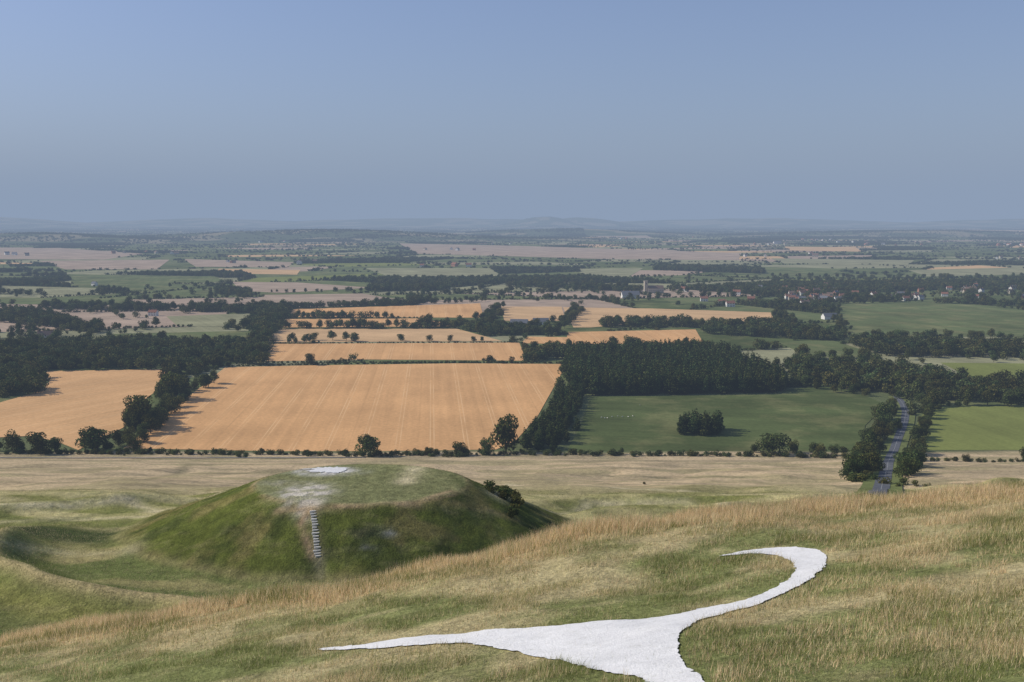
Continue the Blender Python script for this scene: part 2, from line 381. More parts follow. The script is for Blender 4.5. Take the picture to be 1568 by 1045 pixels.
# ------------------------------------------------------------------ trees
def tube(p0,p1,r0,r1,n=6):
    p0=np.array(p0);p1=np.array(p1);d=p1-p0;d/=np.linalg.norm(d)
    a=np.cross(d,[.3,.9,.1]);a/=np.linalg.norm(a);b=np.cross(d,a)
    t=np.arange(n)*2*math.pi/n
    c=np.cos(t)[:,None]*a+np.sin(t)[:,None]*b
    v=np.concatenate([p0+c*r0,p1+c*r1]);k=np.arange(n);f=np.stack([k,(k+1)%n,(k+1)%n+n,k+n],-1)
    return v,f
def tree_mesh(name,seed,h,wd,nl,size,base,kind='broad',trunk=True):
    r=np.random.default_rng(seed);V=[];Fc=[];C=[];MI=[];off=0
    lobes=[]
    if kind=='broad':
        nlobe=11 if nl>300 else 5
        for i in range(nlobe):
            a=r.uniform(0,6.28);rr=wd*.5*r.uniform(.1,.72);zz=h*r.uniform(.26,.82)
            rr*=math.sqrt(max(.15,1-((zz/h-.48)/.52)**2))
            s=wd*r.uniform(.17,.28);lobes.append((rr*math.cos(a),rr*math.sin(a),zz,s,s*r.uniform(.75,1.1)))
        lobes.append((0,0,h*.58,wd*.3,h*.34))
    elif kind=='tall':
        for i in range(8):
            t=i/7;a=r.uniform(0,6.28);s=wd*(.42*(1-t)+.16)*r.uniform(.8,1.15)
            lobes.append((.16*wd*math.cos(a),.16*wd*math.sin(a),h*(.2+.72*t),s,h*.12))
    else:
        for i in range(7):
            a=r.uniform(0,6.28);rr=wd*.5*r.uniform(0,.65);s=wd*r.uniform(.16,.3)
            lobes.append((rr*math.cos(a),rr*math.sin(a),h*r.uniform(.15,.62),s,h*r.uniform(.22,.4)))
    if trunk:
        t0=h*.45;segs=[((0,0,-.5),(wd*.02,0,t0),h*.028,h*.017)]
        for l in lobes[:5]: segs.append(((wd*.02,0,t0*.75),(l[0],l[1],l[2]),h*.012,h*.004))
        for s in segs:
            v,f=tube(*s);V.append(v);Fc.append(f+off);off+=len(v);C.append(np.tile([.08,.06,.045],(len(v),1)));MI.append(np.ones(len(f)))
    L=np.array(lobes);p=L[:,3]**2;p/=p.sum();k=r.choice(len(L),nl,p=p)
    dd=r.normal(size=(nl,3));dd/=np.linalg.norm(dd,axis=1)[:,None]
    rad=r.uniform(.55,1.05,nl)**.6
    c=L[k,:3]+dd*rad[:,None]*np.stack([L[k,3],L[k,3],L[k,4]],-1)
    c[:,2]=np.maximum(c[:,2],h*(.07 if kind=='broad' else .03))
    nrm=dd+r.normal(size=(nl,3))*.55;nrm/=np.linalg.norm(nrm,axis=1)[:,None]
    a=np.cross(nrm,r.normal(size=(nl,3)));a/=np.linalg.norm(a,axis=1)[:,None];b=np.cross(nrm,a)
    s=size*r.uniform(.5,1.2,nl)[:,None]
    v=np.stack([c+a*s*.6,c+b*s*.5+nrm*s*.15,c-a*s*.55,c-b*s*.45-nrm*s*.1],1).reshape(-1,3)
    f=np.arange(nl*4).reshape(nl,4)+off
    lob=r.uniform(.7,1.35,len(L))[k];br=(lob*r.uniform(.55,1.45,nl))
    hue=r.uniform(-.15,.3,nl);cc=np.array(base)[None,:]*br[:,None];cc[:,0]*=1+hue
    V.append(v);Fc.append(f);C.append(np.repeat(cc,4,0));MI.append(np.zeros(nl))
    return npmesh(name,np.concatenate(V),np.concatenate(Fc),np.concatenate(C),[M_leaf,M_bark],False,np.concatenate(MI))
GR=(.078,.094,.029)
T_oak=[tree_mesh('oak_tree',10+i,13,12+i,1800,.85,GR) for i in range(4)]
T_mid=[tree_mesh('vale_tree',30+i,12,11+2*i,420,1.4,(.075,.092,.032)) for i in range(4)]
T_far=[tree_mesh('far_tree',50+i,9,13+2*i,100,2.4,(.062,.076,.034),'bush',False) for i in range(3)]
T_tall=[tree_mesh('plantation_tree',70+i,16,6.5,560,1.1,(.052,.074,.024),'tall') for i in range(3)]
T_bush=[tree_mesh('bush',90+i,3.2,4.2,420,.42,(.08,.096,.032),'bush',False) for i in range(3)]
def coll(name,meshes):
    c=bpy.data.collections.new(name)
    for i,m in enumerate(meshes): c.objects.link(bpy.data.objects.new(m.name+'_proto',m))
    return c
C_mid=coll('vale_trees',T_mid+T_oak[:1]);C_far=coll('far_trees',T_far);C_tall=coll('plantation',T_tall);C_bush=coll('bushes',T_bush);C_oak=coll('oaks',T_oak)
def scatter(name,pts,sc,coll_):
    pts=np.asarray(pts,float);n=len(pts)
    me=bpy.data.meshes.new(name);me.vertices.add(n);me.vertices.foreach_set('co',pts.astype(np.float32).ravel())
    sc=np.asarray(sc,float)
    if sc.ndim==1: sc=np.stack([sc*rng.uniform(.85,1.25,n),sc*rng.uniform(.85,1.25,n),sc],-1)
    a=me.attributes.new('sc','FLOAT_VECTOR','POINT');a.data.foreach_set('vector',sc.astype(np.float32).ravel())
    rt=np.zeros((n,3),np.float32);rt[:,2]=rng.uniform(0,6.28,n)
    a=me.attributes.new('rt','FLOAT_VECTOR','POINT');a.data.foreach_set('vector',rt.ravel())
    ix=rng.integers(0,len(coll_.objects),n).astype(np.int32)
    a=me.attributes.new('ix','INT','POINT');a.data.foreach_set('value',ix)
    o=link(bpy.data.objects.new(name,me))
    ng=bpy.data.node_groups.new(name,'GeometryNodeTree')
    ng.interface.new_socket('Geometry',in_out='INPUT',socket_type='NodeSocketGeometry')
    ng.interface.new_socket('Geometry',in_out='OUTPUT',socket_type='NodeSocketGeometry')
    gi=ng.nodes.new('NodeGroupInput');go=ng.nodes.new('NodeGroupOutput')
    ip=ng.nodes.new('GeometryNodeInstanceOnPoints');ci=ng.nodes.new('GeometryNodeCollectionInfo')
    ci.inputs['Collection'].default_value=coll_;ci.inputs['Separate Children'].default_value=True;ci.inputs['Reset Children'].default_value=True
    def na(nm,t):
        q=ng.nodes.new('GeometryNodeInputNamedAttribute');q.data_type=t;q.inputs['Name'].default_value=nm
        return [s for s in q.outputs if s.enabled and s.name=='Attribute'][0]
    lk=ng.links;lk.new(gi.outputs[0],ip.inputs['Points']);lk.new(ci.outputs[0],ip.inputs['Instance'])
    ip.inputs['Pick Instance'].default_value=True
    lk.new(na('ix','INT'),ip.inputs['Instance Index']);lk.new(na('rt','FLOAT_VECTOR'),ip.inputs['Rotation']);lk.new(na('sc','FLOAT_VECTOR'),ip.inputs['Scale'])
    lk.new(ip.outputs[0],go.inputs[0])
    md=o.modifiers.new('scatter','NODES');md.node_group=ng
    return o
def fill(poly,sp,jit=.45):
    P=np.array([p[:2] for p in poly]);x0,y0=P.min(0);x1,y1=P.max(0)
    gx_,gy_=np.meshgrid(np.arange(x0,x1+sp,sp),np.arange(y0,y1+sp,sp));gx_=gx_.ravel()+rng.uniform(-jit,jit,gx_.size)*sp;gy_=gy_.ravel()+rng.uniform(-jit,jit,gy_.size)*sp
    k=inpoly(gx_,gy_,P);return np.stack([gx_[k],gy_[k]],-1)
def along(pts,sp,wd=2):
    P=[np.array(G(*p)[:2]) for p in pts];out=[]
    for a,b in zip(P[:-1],P[1:]):
        n=max(1,int(np.linalg.norm(b-a)/sp));t=(np.arange(n)+rng.uniform(0,1,n))/n
        out.append(a+(b-a)*t[:,None]+rng.normal(size=(n,2))*wd)
    return np.concatenate(out)
def withz(p): return np.concatenate([p,H(p[:,0],p[:,1])[:,None]],1)
WOODS=[]
def wood(pts): P=[G(*p)[:2] for p in pts];WOODS.append(P);return P
# plantation
plant=fill(wood([(903,607),(1202,602),(1206,590),(1115,546),(1080,540),(872,546),(862,575),(880,600)]),6.0)
scatter('plantation_wood',withz(plant),rng.uniform(.88,1.15,len(plant)),C_tall)
strip=np.concatenate([along([(884,606),(870,640),(852,676),(842,690)],3.2,4),along([(874,606),(856,640),(834,672),(818,690)],3.2,4),along([(868,606),(846,640),(820,672),(800,690)],4,3)])
scatter('tree_belt',withz(strip),rng.uniform(.55,.85,len(strip)),C_tall)
cl=fill(wood([(1040,668),(1100,668),(1103,657),(1045,655)]),4.5)
scatter('field_copse',withz(cl),rng.uniform(.75,.95,len(cl)),C_tall)
# woods near
MW=[]
for pts in ([(-60,566),(180,566),(405,560),(405,548),(-60,545)],[(-60,540),(120,535),(300,540),(300,548),(-60,550)],[(-90,612),(0,610),(68,603),(60,592),(-90,590)],
            [(1210,582),(1345,607),(1420,615),(1640,618),(1640,603),(1470,592),(1420,575),(1210,556)],[(1345,546),(1640,552),(1640,532),(1300,526)],
            [(1075,512),(1290,524),(1280,512),(1180,500),(1085,500)],[(-60,490),(60,500),(150,512),(160,505),(60,482),(-60,478)],[(400,470),(440,474),(400,540),(385,530),(395,500)],
            [(915,503),(1040,500),(1060,496),(920,496)],[(1290,462),(1300,458),(1390,458),(1385,463)],[(560,447),(690,446),(680,440),(570,441)],[(770,439),(820,441),(980,448),(975,444),(800,436)],
            [(330,451),(330,444),(385,448),(380,455)],[(60,474),(400,480),(400,475),(60,470)],
            [(1000,414),(1170,420),(1170,414),(1010,409)],[(880,560),(830,556),(800,556),(815,545),(880,535)]):
    MW.append(fill(wood(pts),9.0))
MW=np.concatenate(MW);MW=MW[(rng.uniform(size=len(MW))<.9)&(vn(MW[:,0]/45,MW[:,1]/60,66)>.18)]
scatter('woodland',withz(MW),rng.uniform(.5,1.3,len(MW)),C_mid)
# scattered trees & garden trees in village and the wooded vale parts
sv=[]
for poly,n in (([(1170,432),(1600,430),(1600,462),(1185,462)],620),([(0,440),(400,440),(400,480),(0,500)],160),([(-60,500),(400,505),(400,520),(-60,545)],160),([(560,425),(1180,425),(1180,470),(560,462)],380),([(690,480),(880,480),(880,510),(720,512)],50),([(1200,520),(1600,522),(1600,600),(1250,590)],130)):
    P=np.array([G(*p)[:2] for p in poly]);x0,y0=P.min(0);x1,y1=P.max(0);m=n*3
    q_=np.stack([rng.uniform(x0,x1,m),rng.uniform(y0,y1,m)],-1);q_=q_[inpoly(q_[:,0],q_[:,1],P)][:n];q_=q_[vn(q_[:,0]/90,q_[:,1]/120,67)>.35];sv.append(q_)
sv=np.concatenate(sv)
# tree lines (polyline, spacing, spread, scale lo, hi)
TL=[([(312,590),(290,602),(262,630),(225,665),(200,688)],8,6,.6,1.05),([(275,590),(245,610)],7,5,.7,1.1),([(205,640),(210,660)],6,5,.8,1.0),
    ([(-20,690),(40,694),(98,692)],7,3,.45,.9),([(115,690),(180,690)],5,3,.35,.65),([(180,694),(330,696),(545,697)],13,2,.12,.35),([(590,697),(700,698)],9,2,.15,.45),([(700,697),(760,696)],7,2,.25,.55),([(800,694),(1000,697),(1150,698)],12,2,.12,.35),
    ([(1388,735),(1404,690),(1416,650),(1422,622)],9,2,.4,.8),([(1318,735),(1330,690),(1352,655),(1362,625)],8,3,.45,.9),([(1362,668),(1372,652)],6,1.5,.4,.6),([(1370,612),(1400,616)],6,3,.5,.8),
    ([(1160,694),(1215,694),(1300,698)],6,4,.3,.65),([(480,521),(550,523)],14,4,.7,1.0),([(590,522),(660,523),(770,524)],26,3,.3,.8),([(415,524),(470,522)],26,3,.4,.9),
    ([(690,505),(740,508),(800,515),(860,510)],16,8,.6,1.2),([(740,500),(765,470)],13,4,.7,1.1),([(770,505),(870,503)],13,6,.6,1.1),([(868,500),(880,475)],12,5,.7,1.1),
    ([(490,500),(545,503),(560,501)],22,6,.5,.8),([(440,472),(620,467),(745,462)],13,4,.4,.9),([(1190,480),(1210,500)],12,6,.7,1.1),([(1040,502),(1180,503)],11,6,.7,1.2),
    ([(800,540),(1080,531)],10,8,.6,1.0),([(1210,548),(1340,552)],10,5,.6,1.0),([(1292,518),(1640,520)],11,4,.5,1.0),([(1275,470),(1295,515)],14,4,.4,.8),([(1480,622),(1568,621),(1640,621)],10,4,.8,1.2),
    ([(1395,707),(1470,707),(1640,712)],10,2,.2,.35),([(1545,704),(1640,706)],7,4,.6,1.0),([(1425,632),(1440,624),(1480,622)],8,2,.3,.6),([(1210,590),(1330,606)],8,4,.5,.9),
    ([(0,600),(20,588)],9,6,.7,1.1),([(1455,460),(1640,486)],15,3,.35,.7),([(160,530),(300,532),(395,530)],12,4,.4,.8),([(855,445),(1180,450)],18,8,.5,1.0),([(400,449),(560,447)],18,4,.4,.9),
    ([(1180,424),(1640,428)],12,10,.5,1.0),([(1180,431),(1400,430)],14,8,.5,1.0),([(1180,466),(1290,466)],10,5,.4,.8),([(1290,465),(1420,462),(1600,466)],14,4,.35,.8)]
TLp=[];TLs=[]
for pts,sp,wd,a,b in TL:
    q_=along(pts,sp,wd);TLp.append(q_);TLs.append(rng.uniform(a,b,len(q_)))
TLp=np.concatenate(TLp);TLs=np.concatenate(TLs)
scatter('hedgerow_trees',withz(TLp),TLs,C_oak)
# low hedges & scrub (bush proto 3.2 m)
BL=[([(345,562),(480,559),(700,556),(863,557)],3.2,.7,.6,1.1),([(405,556),(800,556)],3,.7,.5,.9),([(800,525),(808,555)],4,1,.5,1),([(405,527),(600,526),(795,525)],3.4,.8,.5,.9),
    ([(428,503),(700,503)],5,.8,.3,.7),([(440,487),(640,487)],4,.8,.5,.9),([(-40,695),(120,695),(300,696),(520,697),(760,697),(868,697)],2.1,2.4,.4,1.5),([(868,697),(1000,698),(1160,699),(1310,702)],2.1,2.2,.4,1.5),
    ([(690,700),(720,698)],2.5,2,.9,1.6),([(1330,705),(1318,740)],3,2,.8,1.4),([(1395,704),(1640,712)],2.6,1,.5,1.0),([(1360,745),(1410,745)],2.2,2,.6,1.3),
    ([(360,700),(380,701)],3,1.5,.8,1.3),
    ([(766,752),(780,768),(796,782)],1.3,1.6,.3,.8),([(780,770),(800,790)],1.3,1.6,.3,.7),([(796,786),(812,800)],1.3,1.2,.3,.7),([(620,697),(700,700)],2.5,2,.5,1),([(530,700),(600,700)],2.5,2,.6,1.2),([(978,742),(988,742)],2,.6,.4,.6)]
bp=[];bs=[]
for pts,sp,wd,a,b in BL:
    q_=along(pts,sp,wd)
    s__=rng.uniform(a,b,len(q_));k=(q_[:,1]>170);bp.append(q_[k]);bs.append(s__[k])
# hedges of the vale
VH=[sv];VHs=[rng.uniform(.4,1.0,len(sv))];FT=[];FTs=[]
for e0,e1 in edges:
    a=np.array(cv(*e0));b=np.array(cv(*e1));m=(a+b)/2;D=m[1];Ln=np.linalg.norm(b-a);rr=rng.uniform()
    if rr<.05: continue
    if D<2600:
        n=int(Ln/5.5);t=np.linspace(0,1,n);pp=a+(b-a)*t[:,None]+rng.normal(size=(n,2))*1.5;bp.append(pp);bs.append(rng.uniform(.7,1.7,n))
        n=int(Ln/rng.uniform(9,30));t=rng.uniform(0,1,n);VH.append(a+(b-a)*t[:,None]+rng.normal(size=(n,2))*4);VHs.append(rng.uniform(.3,1.1,n))
    else:
        sp=(7.5 if rr<.65 else 13)*(1+D/12000);n=int(Ln/sp);t=rng.uniform(0,1,n);FT.append(a+(b-a)*t[:,None]+rng.normal(size=(n,2))*4);sz=rng.uniform(.55,1.15);FTs.append(sz*rng.uniform(.35,1.15,n)**1.1)
for P in woodcells:
    D=P[0][1]
    if D<700: continue
    if D<2600: q_=fill(P,11);VH.append(q_);VHs.append(rng.uniform(.6,1.1,len(q_)))
    else: q_=fill(P,13+D/900);FT.append(q_);FTs.append(rng.uniform(.8,1.4,len(q_)))
def cull(p,s,shr=True):
    p=np.concatenate(p);s=np.concatenate(s);k=np.ones(len(p),bool)
    for e in EXPL:
        k&=~inpoly(p[:,0],p[:,1],e)
    return p[k],s[k]
b0,s0=np.concatenate(bp[:len(BL)]),np.concatenate(bs[:len(BL)])
b1,s1=cull(bp[len(BL):],bs[len(BL):]);b1k=b1[:,1]>660;b1,s1=b1[b1k],s1[b1k]
scatter('hedges',withz(np.concatenate([b0,b1])),np.concatenate([s0,s1]),C_bush)
p_,s_=cull(VH,VHs);k=p_[:,1]>720;scatter('vale_trees',withz(p_[k]),s_[k],C_mid)
# far hills woods
for a,b,c,d,e in HILLS[:4]:
    n=1800;q_=rng.normal(size=(n,2))*[c*.6,d*.6]+[a,b];k=vn(q_[:,0]/260+9,q_[:,1]/200,5)<.55;FT.append(q_[k]);FTs.append(rng.uniform(.8,1.5,k.sum()))
p_,s_=cull(FT,FTs);z=np.maximum(FH(p_[:,0],p_[:,1]),0)
scatter('far_hedgerow_trees',np.concatenate([p_,z[:,None]],1),s_,C_far)
# individually visible trees
def tree(name,u,v,hpx,mesh,wf=1.0):
    p=G(u,v);hh=hpx/F*math.hypot(p[0],p[1])*1.02;o=link(bpy.data.objects.new(name,mesh))
    s=hh/12.0;o.location=(p[0],p[1],p[2]-.2);o.scale=(s*wf,s*wf,s);o.rotation_euler=(0,0,rng.uniform(0,6.28));return o
tree('oak_tree',568,699,32,T_oak[0],1.35);tree('ash_tree',775,693,60,T_oak[1],.8);tree('oak_tree',475,559,17,T_oak[2],1.0)
tree('oak_tree',655,502,20,T_oak[3],1.0);tree('oak_tree',262,612,42,T_oak[1],.95);tree('oak_tree',212,655,46,T_oak[2],1.0)
tree('oak_tree',150,692,34,T_oak[0],1.5);tree('oak_tree',20,694,28,T_oak[3],.8);tree('oak_tree',62,696,30,T_oak[2],1.0)
tree('oak_tree',1185,696,30,T_oak[3],1.5);tree('oak_tree',1330,702,38,T_oak[0],.8);tree('oak_tree',1352,650,32,T_oak[1],.8)
tree('oak_tree',1228,549,22,T_oak[1],.9);tree('oak_tree',705,698,20,T_oak[2],1.2);tree('oak_tree',745,697,26,T_oak[3],.8)
# ------------------------------------------------------------------ road
def ribbon(name,pts,w,mat,dz):
    P=[np.array(G(*p)[:2]) for p in pts];pp=[]
    for a,b in zip(P[:-1],P[1:]):
        n=max(2,int(np.linalg.norm(b-a)/3));pp+= [a+(b-a)*t for t in np.linspace(0,1,n,endpoint=False)]
    pp.append(P[-1]);pp=np.array(pp)
    for _ in range(12): pp[1:-1]=(pp[:-2]+2*pp[1:-1]+pp[2:])/4
    t=np.gradient(pp,axis=0);t/=np.linalg.norm(t,axis=1)[:,None];nrm=np.stack([-t[:,1],t[:,0]],-1)
    V=[];K=5
    for k in range(K):
        q_=pp+nrm*w*(k/(K-1)-.5);V.append(np.concatenate([q_,(H(q_[:,0],q_[:,1])+dz)[:,None]],1))
    V=np.stack(V,1).reshape(-1,3);n=len(pp);id_=np.arange(n*K).reshape(n,K)
    f=np.stack([id_[:-1,:-1],id_[:-1,1:],id_[1:,1:],id_[1:,:-1]],-1).reshape(-1,4)
    return link(bpy.data.objects.new(name,npmesh(name,V,f,None,[mat],True)))
M_asph=simple('asphalt',(.12,.125,.135),.2,.5)
M_paint=simple('road_paint',(.5,.5,.48),.1,2)
rd=[(1342,762),(1351,742),(1358,722),(1363,700),(1375,672),(1384,650),(1387,632),(1382,618),(1372,608)]
ribbon('road_verge',rd,14,simple('verge_grass',(.15,.17,.06),.3,.4),.42)
ribbon('road',rd,5.6,M_asph,.55);ribbon('road_centre_line',rd,.10,M_paint,.58)
ribbon('lane',[(-60,701),(100,702),(300,702),(560,701)],4,simple('lane_asphalt',(.20,.19,.18),.15,.8),.3)
# ------------------------------------------------------------------ chalk figure
out=[(485,996),(520,992),(560,988),(600,981),(720,970),(850,960),(980,950),(1045,940),(1075,933),(1140,920),(1180,905),(1205,890),(1218,876),(1213,862),(1190,852),(1160,849),(1100,853),(1140,845),(1185,840),(1225,839),(1252,843),(1266,856),(1262,870),(1235,892),(1190,915),(1140,933),(1075,949),(1047,966),(1036,985),(1047,1015),(1080,1048),(1115,1085),(1040,1095),(985,1042),(940,1033),(900,1025),(850,1012),(800,1002),(745,991),(710,986),(640,989),(560,995)]
CP=[np.array(G(*p)[:2]) for p in out];n=len(CP);dense=[]
for i in range(n):
    p0,p1,p2,p3=CP[i-1],CP[i],CP[(i+1)%n],CP[(i+2)%n];m=max(1,int(np.linalg.norm(p2-p1)/.22))
    for k in range(m):
        t=k/m;c=.5*((2*p1)+(p2-p0)*t+(2*p0-5*p1+4*p2-p3)*t*t+(3*p1-p0-3*p2+p3)*t**3);lin=p1+(p2-p1)*t
        c=.6*c+.4*lin
        dense.append(c+rng.normal(size=2)*.04+.16*np.array([vn(c[0]*1.3,c[1]*1.3,4)-.5,vn(c[0]*1.3,c[1]*1.3,14)-.5]))
chalkpoly=np.array(dense)
inner=fill(chalkpoly,.5,.1)
vs=[Vector(p) for p in dense]+[Vector(p) for p in inner]
nd_=len(dense)
res=geometry.delaunay_2d_cdt(vs,[(i,(i+1)%nd_) for i in range(nd_)],[],0,1e-5)
V2=np.array([tuple(v) for v in res[0]]);T=np.array([f for f in res[2] if len(f)==3])
cen=V2[T].mean(1);T=T[inpoly(cen[:,0],cen[:,1],chalkpoly)]
z=H(V2[:,0],V2[:,1])+.06
link(bpy.data.objects.new('chalk_white_horse',npmesh('chalk_white_horse',np.concatenate([V2,z[:,None]],1),T,None,[M_chalk],True)))
# bare chalk on the mound top
def chalkspot(u,v,rx,ry,mat):
    cpt=G(u,v);ang=np.linspace(0,2*math.pi,60,endpoint=False);rr=1+.7*(vn(np.cos(ang)*2+9+u,np.sin(ang)*2+9,3)-.5)+.1*rng.normal(size=60)
    cpx=cpt[0]+rx*rr*np.cos(ang);cpy=cpt[1]+ry*rr*np.sin(ang)
    v_=np.stack([cpx,cpy,H(cpx,cpy)+.12],-1);v_=np.concatenate([v_,[[cpt[0],cpt[1],cpt[2]+.14]]]);f=np.stack([np.arange(60),(np.arange(60)+1)%60,np.full(60,60)],-1)
    link(bpy.data.objects.new('bare_chalk_patch',npmesh('bare_chalk_patch',v_,f,None,[mat],True)))
chalkspot(507,720,4.4,2.6,M_chalk);chalkspot(468,719,1.6,.8,M_worn)
# steps
V=[];Fq=[];a=np.array(G(480,783)[:2]);b=np.array(G(487,852)[:2]);ns=17
dr=(b-a)/np.linalg.norm(b-a);pr=np.array([-dr[1],dr[0]])
for i in range(ns):
    c=a+(b-a)*(i/(ns-1))+pr*rng.uniform(-.1,.1);z0=h1(*c);w=.55+rng.uniform(-.16,.14);dd_=.20+rng.uniform(-.06,.05)
    pts=[c+pr*w*sx-dr*dd_*sy for sx,sy in((-1,-1),(1,-1),(1,1),(-1,1))]
    o_=len(V)
    for zz in(z0-.4,z0+.12+rng.uniform(-.03,.03)):
        for p in pts: V.append((p[0],p[1],zz))
    Fq+=[[o_,o_+1,o_+5,o_+4],[o_+1,o_+2,o_+6,o_+5],[o_+2,o_+3,o_+7,o_+6],[o_+3,o_,o_+4,o_+7],[o_+4,o_+5,o_+6,o_+7]]
o=link(bpy.data.objects.new('hillside_steps',pymesh('hillside_steps',V,Fq,[chalk_mat('chalk_steps',(.70,.68,.62),.6)])))
# ------------------------------------------------------------------ grass
def blades(name,x,y,hgt,wid,colr,lean=.45):
    n=len(x);z=H(x,y);a=rng.uniform(0,6.283,n)
    dx=np.cos(a)*wid*.5;dy=np.sin(a)*wid*.5
    lx=(rng.normal(size=n)*lean+.25*lean)*hgt;ly=rng.normal(size=n)*lean*hgt
    v=np.stack([np.stack([x-dx,y-dy,z-.02],-1),np.stack([x+dx,y+dy,z-.02],-1),np.stack([x+lx,y+ly,z+hgt],-1)],1).reshape(-1,3)
    f=np.arange(n*3).reshape(n,3)
    return link(bpy.data.objects.new(name,npmesh(name,v,f,np.repeat(np.minimum(colr,.9),3,0),[M_grass])))
def colmix(n,f):
    g=np.array([.20,.225,.07])*rng.uniform(.55,1.5,(n,1));s=np.array([.66,.54,.31])*rng.uniform(.6,1.3,(n,1))
    k=(rng.uniform(size=n)<f)[:,None];return np.where(k,s,g)
n=600000
y_=np.sqrt(rng.uniform(22**2,86**2,n));x_=rng.uniform(-1,1,n)*(.60*y_+2)
k=(~inpoly(x_,y_,chalkpoly)|(rng.uniform(size=n)<.03*sstep(.5,.7,fbm(x_/1.1,y_/1.1,97,2))))&(y_<yc(x_)+9);x_,y_=x_[k],y_[k];n=len(x_)
dr_=fbm(x_/5,y_/4,71,4);tl=sstep(.45,.7,fbm(x_/3,y_/2.2,83,3))
rt_=.16*sstep(0,20,x_)
hg=(.05+.22*tl)*rng.uniform(.5,1.6,n);blades('meadow_grass',x_,y_,hg,.018+0*hg,colmix(n,.12+rt_+.5*sstep(.40,.66,dr_)))
# tall dry grass: along the brow, on the right-hand slope, and in tussocks below the figure
px_=[];py_=[]
n=240000
a_=rng.uniform(-56,58,n);t_=-rng.exponential(7,n)+5;b_=yc(a_)+t_
k=(b_>38)&(vn(a_/2.2,b_/1.6,91)*.7+.3*vn(a_/.7,b_/.7,92)>.26+.24*sstep(-4,-18,t_));px_.append(a_[k]);py_.append(b_[k])
n=210000
b_=np.sqrt(rng.uniform(24**2,76**2,n));a_=rng.uniform(-.62,.62,n)*b_
m_=.75*sstep(6,20,a_)*sstep(30,44,b_)+.55*sstep(48,30,b_)+.2
k=(fbm(a_/2.4,b_/2.0,93,3)*1.0+.22*m_>.63)&(rng.uniform(size=n)<m_+.15);px_.append(a_[k]);py_.append(b_[k])
x_=np.concatenate(px_);y_=np.concatenate(py_)
near=np.zeros(len(x_),bool)
for ddx,ddy in((0,0),(.25,0),(-.25,0),(0,.35),(0,-.5)): near|=inpoly(x_+ddx,y_+ddy,chalkpoly)
x_,y_=x_[~near],y_[~near];n=len(x_)
c=np.array([.84,.63,.37])*rng.uniform(.6,1.3,(n,1));g=np.array([.26,.26,.085])*rng.uniform(.7,1.3,(n,1))
gm=.16+.5*sstep(.55,.7,fbm(x_/4,y_/3,99,2));c=np.where((rng.uniform(size=n)<gm)[:,None],g,c)
br=sstep(-14,-2,y_-yc(x_))
blades('tall_dry_grass',x_,y_,rng.uniform(.25,1.0,n)*(.45+.8*vn(x_/3,y_/3,95))*(.50+.70*br),.024+.014*br,c,.28)
# mid-distance tussocks
n=420000
y_=np.sqrt(rng.uniform(92**2,330**2,n));y_[:160000]=rng.uniform(92,215,160000);x_=rng.uniform(-.6,.45,n)*y_
q_,d_,_,_=Dq(x_,y_);inm=(Dz(x_,y_)>Lz(x_,y_));k=(q_>.99)&(~inm|(rng.uniform(size=n)<.5))&(Fz(x_,y_)<np.maximum(Lz(x_,y_),Dz(x_,y_))+.4);x_,y_,inm=x_[k],y_[k],inm[k];n=len(x_)
f=np.where(inm,.06,.22+.40*(1-sstep(.4,.6,fbm(x_/26,y_/8,43,4)))-.2*sstep(180,150,y_))
blades('hillside_grass',x_,y_,rng.uniform(.10,.40,n)*np.where(inm,.7,1),.05+0*x_,colmix(n,f)*np.where(inm,.50,.88)[:,None],.5)
